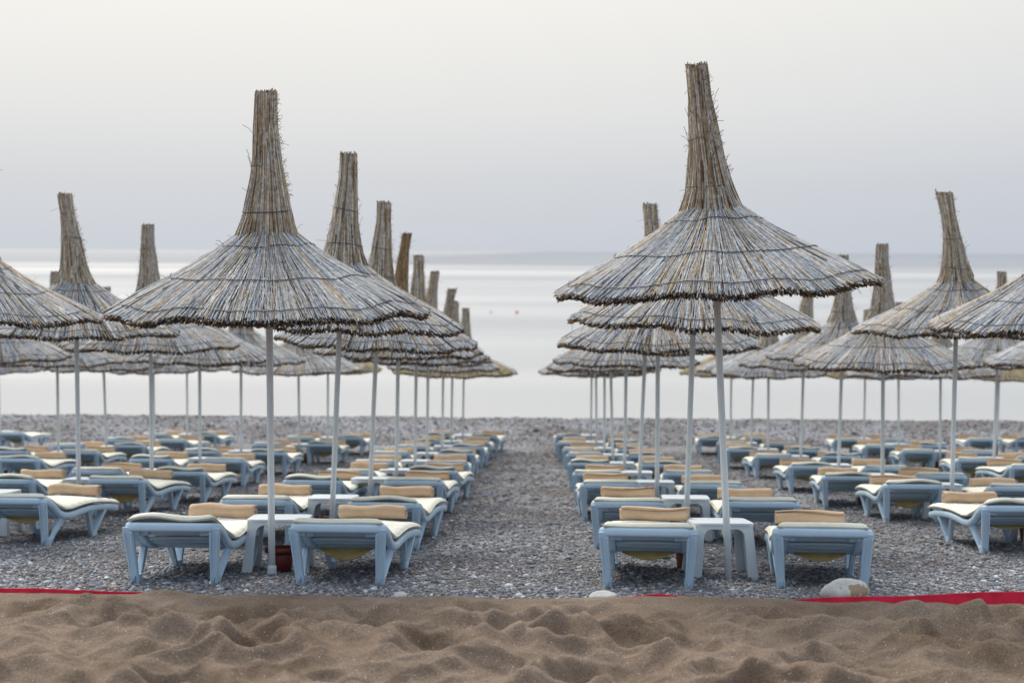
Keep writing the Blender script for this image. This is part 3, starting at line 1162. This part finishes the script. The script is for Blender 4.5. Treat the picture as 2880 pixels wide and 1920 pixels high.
# file, row, pole foot (photo px), distance ratio, pole lean at the rim (px), spire tip offset from rim centre (px), kind, size
U = [
    ('A', 1, 757, 1.076, -2, -12, 'front_a', 1.0), ('A', 2, 927, 1.377, 25, 8, 'v0', 1.0), ('A', 3, 1035, 1.70, 23, 6, 'v0', 1.0), ('A', 4, 1112, 2.01, 7, 38, 'brown', 1.0),
    ('A', 5, 1165, 2.335, 5, 12, 'v0', 1.0), ('A', 6, 1200, 2.67, 3, 33, 'v1', 1.0), ('A', 7, 1243, 3.03, 3, 12, 'v2', 1.0), ('A', 8, 1268, 3.35, 4, 26, 'tan', 1.18), ('A', 9, 1301, 3.70, 3, 6, 'v0', 1.16),
    ('C', 1, 2059, 1.076, -46, -50, 'front_b', 1.0), ('C', 2, 1935, 1.377, 14, -6, 'v0', 1.0), ('C', 3, 1853, 1.70, -3, -46, 'v1', 1.0), ('C', 4, 1800, 2.01, 15, 33, 'v1', 1.0),
    ('C', 5, 1760, 2.335, 2, -10, 'v0', 1.0), ('C', 6, 1728, 2.67, -10, 8, 'v2', 1.0), ('C', 7, 1703, 3.03, -2, 10, 'v0', 1.0), ('C', 8, 1681, 3.35, -4, -8, 'v1', 1.0), ('C', 9, 1664, 3.70, 1, 6, 'v0', 1.16),
    ('B', 2, -88, 1.377, 0, 30, 'v1', 1.0), ('B', 3, 205, 1.70, 0, -45, 'v1', 1.0), ('B', 4, 415, 1.96, 2, -6, 'v0', 1.0), ('B', 5, 553, 2.335, 2, 12, 'v1', 1.0), ('B', 6, 670, 2.67, 2, 10, 'v0', 1.0),
    ('B', 7, 838, 3.10, -2, 6, 'v2', 1.2), ('B', 8, 918, 3.50, 1, 8, 'tan', 1.1),
    ('D', 2, 2966, 1.377, 0, 20, 'v0', 1.0), ('D', 3, 2683, 1.70, 2, -36, 'v2', 1.0), ('D', 4, 2488, 1.98, -6, -3, 'v0', 1.0), ('D', 5, 2363, 2.30, 4, -14, 'v0', 1.0), ('D', 6, 2256, 2.67, 4, 14, 'v1', 1.0),
    ('D', 7, 2165, 3.02, -4, 8, 'v0', 1.0), ('D', 8, 2116, 3.33, 3, -8, 'v1', 1.1), ('D', 9, 2058, 3.67, 0, 8, 'tan', 1.1),
    ('L', 5, -29, 2.33, 0, 20, 'v0', 1.0), ('L', 6, 148, 2.63, 2, -13, 'v0', 1.0), ('L', 7, 287, 2.95, -6, 8, 'v1', 1.0), ('L', 8, 424, 3.30, 0, 8, 'v0', 1.0), ('L', 9, 518, 3.62, 0, 8, 'v2', 1.0),
    ('E', 5, 2982, 2.30, 0, 8, 'v0', 1.0), ('E', 6, 2798, 2.63, 2, 16, 'v0', 1.0), ('E', 7, 2648, 2.98, -6, -8, 'v1', 1.0), ('E', 8, 2532, 3.32, -6, 8, 'v0', 1.0), ('E', 9, 2433, 3.65, 0, 2, 'tan', 1.06),
    ('F', 9, 2806, 3.70, 0, 6, 'tan', 1.1), ('M', 9, -18, 3.70, 0, 8, 'v0', 1.0),
]
protoU, protoL = {}, {}
protoT = None
protoP = {}
DH = {('A', 1): -.09, ('C', 1): .11, ('D', 3): .13, ('D', 4): -.12, ('D', 5): .04, ('C', 4): .08, ('A', 6): .08, ('A', 5): .06, ('B', 3): .08, ('B', 4): .06, ('E', 6): .08, ('A', 2): .02, ('A', 9): -.03, ('C', 2): .03}
rl = random.Random(5)


def take(cache, key, maker):
    if key not in cache:
        cache[key] = maker()
        return cache[key]
    return copy_tree(cache[key])


def place(o, x, y, z, rz=0.0, pitch=0.0, roll=0.0):
    o.matrix_world = Matrix.Translation((x, y, z)) @ Matrix.Rotation(pitch, 4, 'X') @ Matrix.Rotation(roll, 4, 'Y') @ Matrix.Rotation(rz, 4, 'Z')
    return o


ROT = {('A', 1, -1): -2, ('A', 1, 1): -4, ('C', 1, -1): -5.5, ('C', 1, 1): -7, ('C', 2, -1): -3, ('C', 2, 1): -1, ('A', 2, 1): -5, ('A', 2, -1): -2, ('B', 2, 1): -6, ('D', 8, -1): -14, ('D', 2, -1): 1}
NOPOT = set()
for (fl, row, px, rr_, lean_px, tip_px, kind, size) in U:
    Y = D0 * rr_
    X = (px - VPX) * Y / 4000.0
    gz = float(ground(X, Y))
    file_, side_ = FILES[fl]
    where = f'{ORD[row]} row from sand, {file_} {side_}'
    # umbrella
    u = take(protoU, kind, lambda: make_umbrella(kind, kind == 'front_a'))
    lean = lean_px * Y / 4000.0 / POLE_H
    tip = tip_px * Y / 4000.0
    # the spire's own lean supplies part of the tip offset; spin decides which way it points
    spin = (0 if tip >= 0 else math.pi) + rl.uniform(-.5, .5)
    if kind in ('front_a',):
        spin = .4
    if kind == 'front_b':
        spin = math.pi + .15
    place(u, X, Y, gz, rz=spin, roll=math.atan(lean), pitch=rl.uniform(-.012, .018))
    size *= .958
    if True:
        for ch in u.children:
            if ch.name.split('.')[0] not in ('pole', 'base_sleeve'):
                ch.scale = (size, size, 1.0)
    dh = DH.get((fl, row), rl.uniform(-.03, .03))
    for ch in u.children:
        if ch.name.split('.')[0] not in ('pole', 'base_sleeve'):
            ch.location.z = POLE_H + dh
    if fl == 'A' and row == 1:
        lab = 'thatched reed umbrella with upright spire, sleeved pole beside a dark red pot'
    elif fl == 'C' and row == 1:
        lab = 'thatched reed umbrella with leaning frayed spire, nearest the half-buried pale boulder'
    elif kind == 'tan':
        lab = f'yellow-tan thatched reed umbrella, {where}'
    elif kind == 'brown':
        lab = f'thatched umbrella with thin dark brown spire, {where}'
    else:
        lab = f'thatched reed umbrella, {where}'
    tag(u, lab, 'umbrella', 'thatched umbrellas on the beach')
    # two loungers
    yn = Y - .70
    for s in (-1, 1):
        if fl == 'M' and s == -1:
            continue
        inner = (s == 1) if fl in 'ABLM' else (s == -1)
        mv = rl.randrange(4)
        st = rl.choice([None, 0, 1, 2])
        if (fl, row, s) == ('A', 1, -1):
            mv, st = 2, None
        if (fl, row, s) == ('A', 1, 1):
            mv, st = 0, 2
        if fl == 'C' and row == 1:
            mv, st = (0, 1) if s == -1 else (3, 1)
        det = row <= 3
        lg = take(protoL, (mv, st, det), lambda: make_lounger(mv, st, det))
        jx, jy = (rl.uniform(-.04, .04), rl.uniform(-.12, .12)) if row > 1 else (0, 0)
        lx = X + s * (.55 if row > 1 or fl == 'A' else .573) + jx
        if fl == 'C' and row == 1:
            lx -= .05
        ly = yn + jy
        rot = R(ROT.get((fl, row, s), rl.uniform(-6.5, 1.0)))
        # rest the bed on its four feet
        zc = [float(ground(lx + math.cos(rot) * a - math.sin(rot) * b_, ly + math.sin(rot) * a + math.cos(rot) * b_)) for a in (-.27, .27) for b_ in (.17, 1.13)]
        zn, zf = (zc[0] + zc[2]) / 2, (zc[1] + zc[3]) / 2
        ptc = math.atan2(zf - zn, .96)
        z0 = zn - .17 * math.tan(ptc)
        place(lg, lx, ly, z0, rz=rot, pitch=ptc)
        nm = 'aisle-facing' if inner else 'outer'
        tag(lg, f'pale blue sunbed, {nm} of pair, {where}', 'sun lounger', 'sun loungers in pairs under the umbrellas')
        # towel on the bed
        if not (row > 2 and rl.random() < .03):
            tv = obj('rolled_towel', TOWELS[rl.randrange(6)])
            ty = 1.23 + rl.uniform(-.06, .10)
            tx = rl.uniform(-.03, .03)
            tz = rail_z(ty) + .033 + .046
            mw = Matrix.Translation((lx, ly, z0)) @ Matrix.Rotation(ptc, 4, 'X') @ Matrix.Rotation(rot, 4, 'Z') @ Matrix.Translation((tx, ty, tz)) @ Matrix.Rotation(R(rl.uniform(-5, 5)), 4, 'Z')
            if rl.random() < .5:
                mw = mw @ Matrix.Rotation(math.pi, 4, 'Z')
            tv.matrix_world = mw
            tag(tv, f'rolled tan towel on {nm} sunbed, {where}', 'towel', 'rolled towels on the sunbeds')
    # table behind the pole
    if protoT is None:
        protoT = make_table()
        tb = protoT
    else:
        tb = copy_tree(protoT)
    tyy = Y + .29 + (rl.uniform(-.04, .08) if row > 1 else 0)
    txx = X + (rl.uniform(-.05, .05) if row > 1 else 0) + (-.03 if (fl, row) == ('C', 1) else 0)
    sl = slope(tyy)
    place(tb, txx, tyy, float(ground(txx, tyy)) - .003, rz=R(rl.uniform(-4, 4)), pitch=math.atan(sl) * .8)
    tag(tb, f'white plastic table between sunbeds, {where}', 'table', 'side tables between the sunbeds')
    # flower pot
    pm = 'pot' if (fl, row) in (('A', 1), ('A', 3), ('A', 2), ('B', 3)) else 'clay'
    pt = take(protoP, pm, lambda: make_pot(pm))
    if (fl, row) == ('A', 1):
        pxx, pyy = X + .02, Y + .22
    elif (fl, row) == ('C', 1):
        pxx, pyy = X - .42 + .2, Y + .62
    else:
        pxx, pyy = X + rl.uniform(-.14, .14), Y + .33 + rl.uniform(-.05, .1)
    place(pt, pxx, pyy, float(ground(pxx, pyy)) - .008, rz=rl.uniform(0, 6), pitch=math.atan(slope(pyy)) * .7)
    cn = 'dark red plastic' if pm == 'pot' else 'terracotta coloured'
    tag(pt, f'{cn} pot under table, {where}', 'pot', 'pots under the side tables')


# ------------------------------------------------------------------ boulder, stones, red strip, buoys
def rock(name, x, y, z, s, seed, mat, rz=0.0, sub=3):
    bm = bmesh.new()
    bmesh.ops.create_icosphere(bm, subdivisions=sub, radius=1)
    rg = np.random.default_rng(seed)
    o1 = rg.uniform(0, 50, 3)
    for v in bm.verts:
        p = v.co.copy()
        d = 1 + .22 * float(perlin(p.x * 1.1 + o1[0], p.y * 1.1 + p.z * .9 + o1[1])) + .12 * float(perlin(p.x * 2.6 + o1[2], p.z * 2.6 + p.y * 1.7))
        v.co = (p.x * d * s[0], p.y * d * s[1], p.z * d * s[2])
    me = bpy.data.meshes.new(name)
    bm.to_mesh(me)
    bm.free()
    me.polygons.foreach_set('use_smooth', [True] * len(me.polygons))
    o_ = obj(name, me, mat=mat)
    o_.location = (x, y, z)
    o_.rotation_euler.z = rz
    return o_


tag(rock('boulder', 1.92, 8.76, .055, (.155, .11, .085), 3, 'boulder', .1), 'pale boulder half buried in sand behind the red strip', 'boulder')
tag(rock('stone', .41, 8.67, .035, (.095, .06, .036), 5, 'stone', .2), 'flat pale stone at sand edge beside the aisle, boulder side', 'stone')
tag(rock('stone', -.84, 8.66, .035, (.05, .04, .025), 6, 'stone', 1.0), 'small whitish stone at the sand edge in line with the inner sunbed', 'stone')

# red fabric strip laid along the edge, partly buried
pts = [(-6.0, 8.60, .082), (-4.0, 8.605, .074), (-3.1, 8.61, .066), (-2.7, 8.63, .056), (-2.35, 8.64, .042), (-2.0, 8.64, .01), (0.3, 8.60, .03), (.62, 8.60, .062), (.75, 8.60, .078), (.88, 8.60, .060),
       (1.2, 8.59, .03), (1.52, 8.58, .045), (1.75, 8.57, .065), (2.1, 8.56, .083), (2.6, 8.55, .105), (3.1, 8.55, .128), (3.6, 8.56, .14), (4.6, 8.58, .14), (6.0, 8.6, .14)]
pts = np.array(pts)
xx = np.linspace(-6, 6, 260)
yy = np.interp(xx, pts[:, 0], pts[:, 1]) + .006 * np.sin(xx * 5.1)
zz = np.interp(xx, pts[:, 0], pts[:, 2]) + .003 * np.sin(xx * 7.7)
V, F = [], []
for x, y, z in zip(xx, yy, zz):
    V += [(x, y - .035, z - .075), (x, y, z), (x, y + .004, z + .001), (x, y - .029, z - .075)]
for k in range(len(xx) - 1):
    for q in range(4):
        F.append((k * 4 + q, k * 4 + (q + 1) % 4, k * 4 + 4 + (q + 1) % 4, k * 4 + 4 + q))
tag(obj('red_strip', mesh_np('red_strip', V, F, False), mat='rope_red'), 'narrow red fabric strip along the sand edge, partly buried in sand', 'strip')

for i, (px, py, mt) in enumerate(((1380, 879, 'buoy_white'), (1453, 879, 'buoy_red'))):
    y = 6.2 * 4000 / (py - 706)
    x = (px - VPX) * y / 4000
    t_ = empty('buoy')
    t_.location = (x, y, SEA_Z)
    b_ = MB().add(*lathe([(.002, -.15), (.10, -.12), (.165, 0), (.15, .12), (.06, .19), (.002, .20)], 16))
    obj('float', b_.mesh('float', mt, smooth=True), t_)
    b_ = MB().add(*lathe([(.025, .19), (.03, .25), (.002, .26)], 10))
    obj('top_knob', b_.mesh('top_knob', mt, smooth=True), t_)
    tag(t_, ('faded whitish' if i == 0 else 'red') + ' round buoy floating on the calm sea', 'buoy')
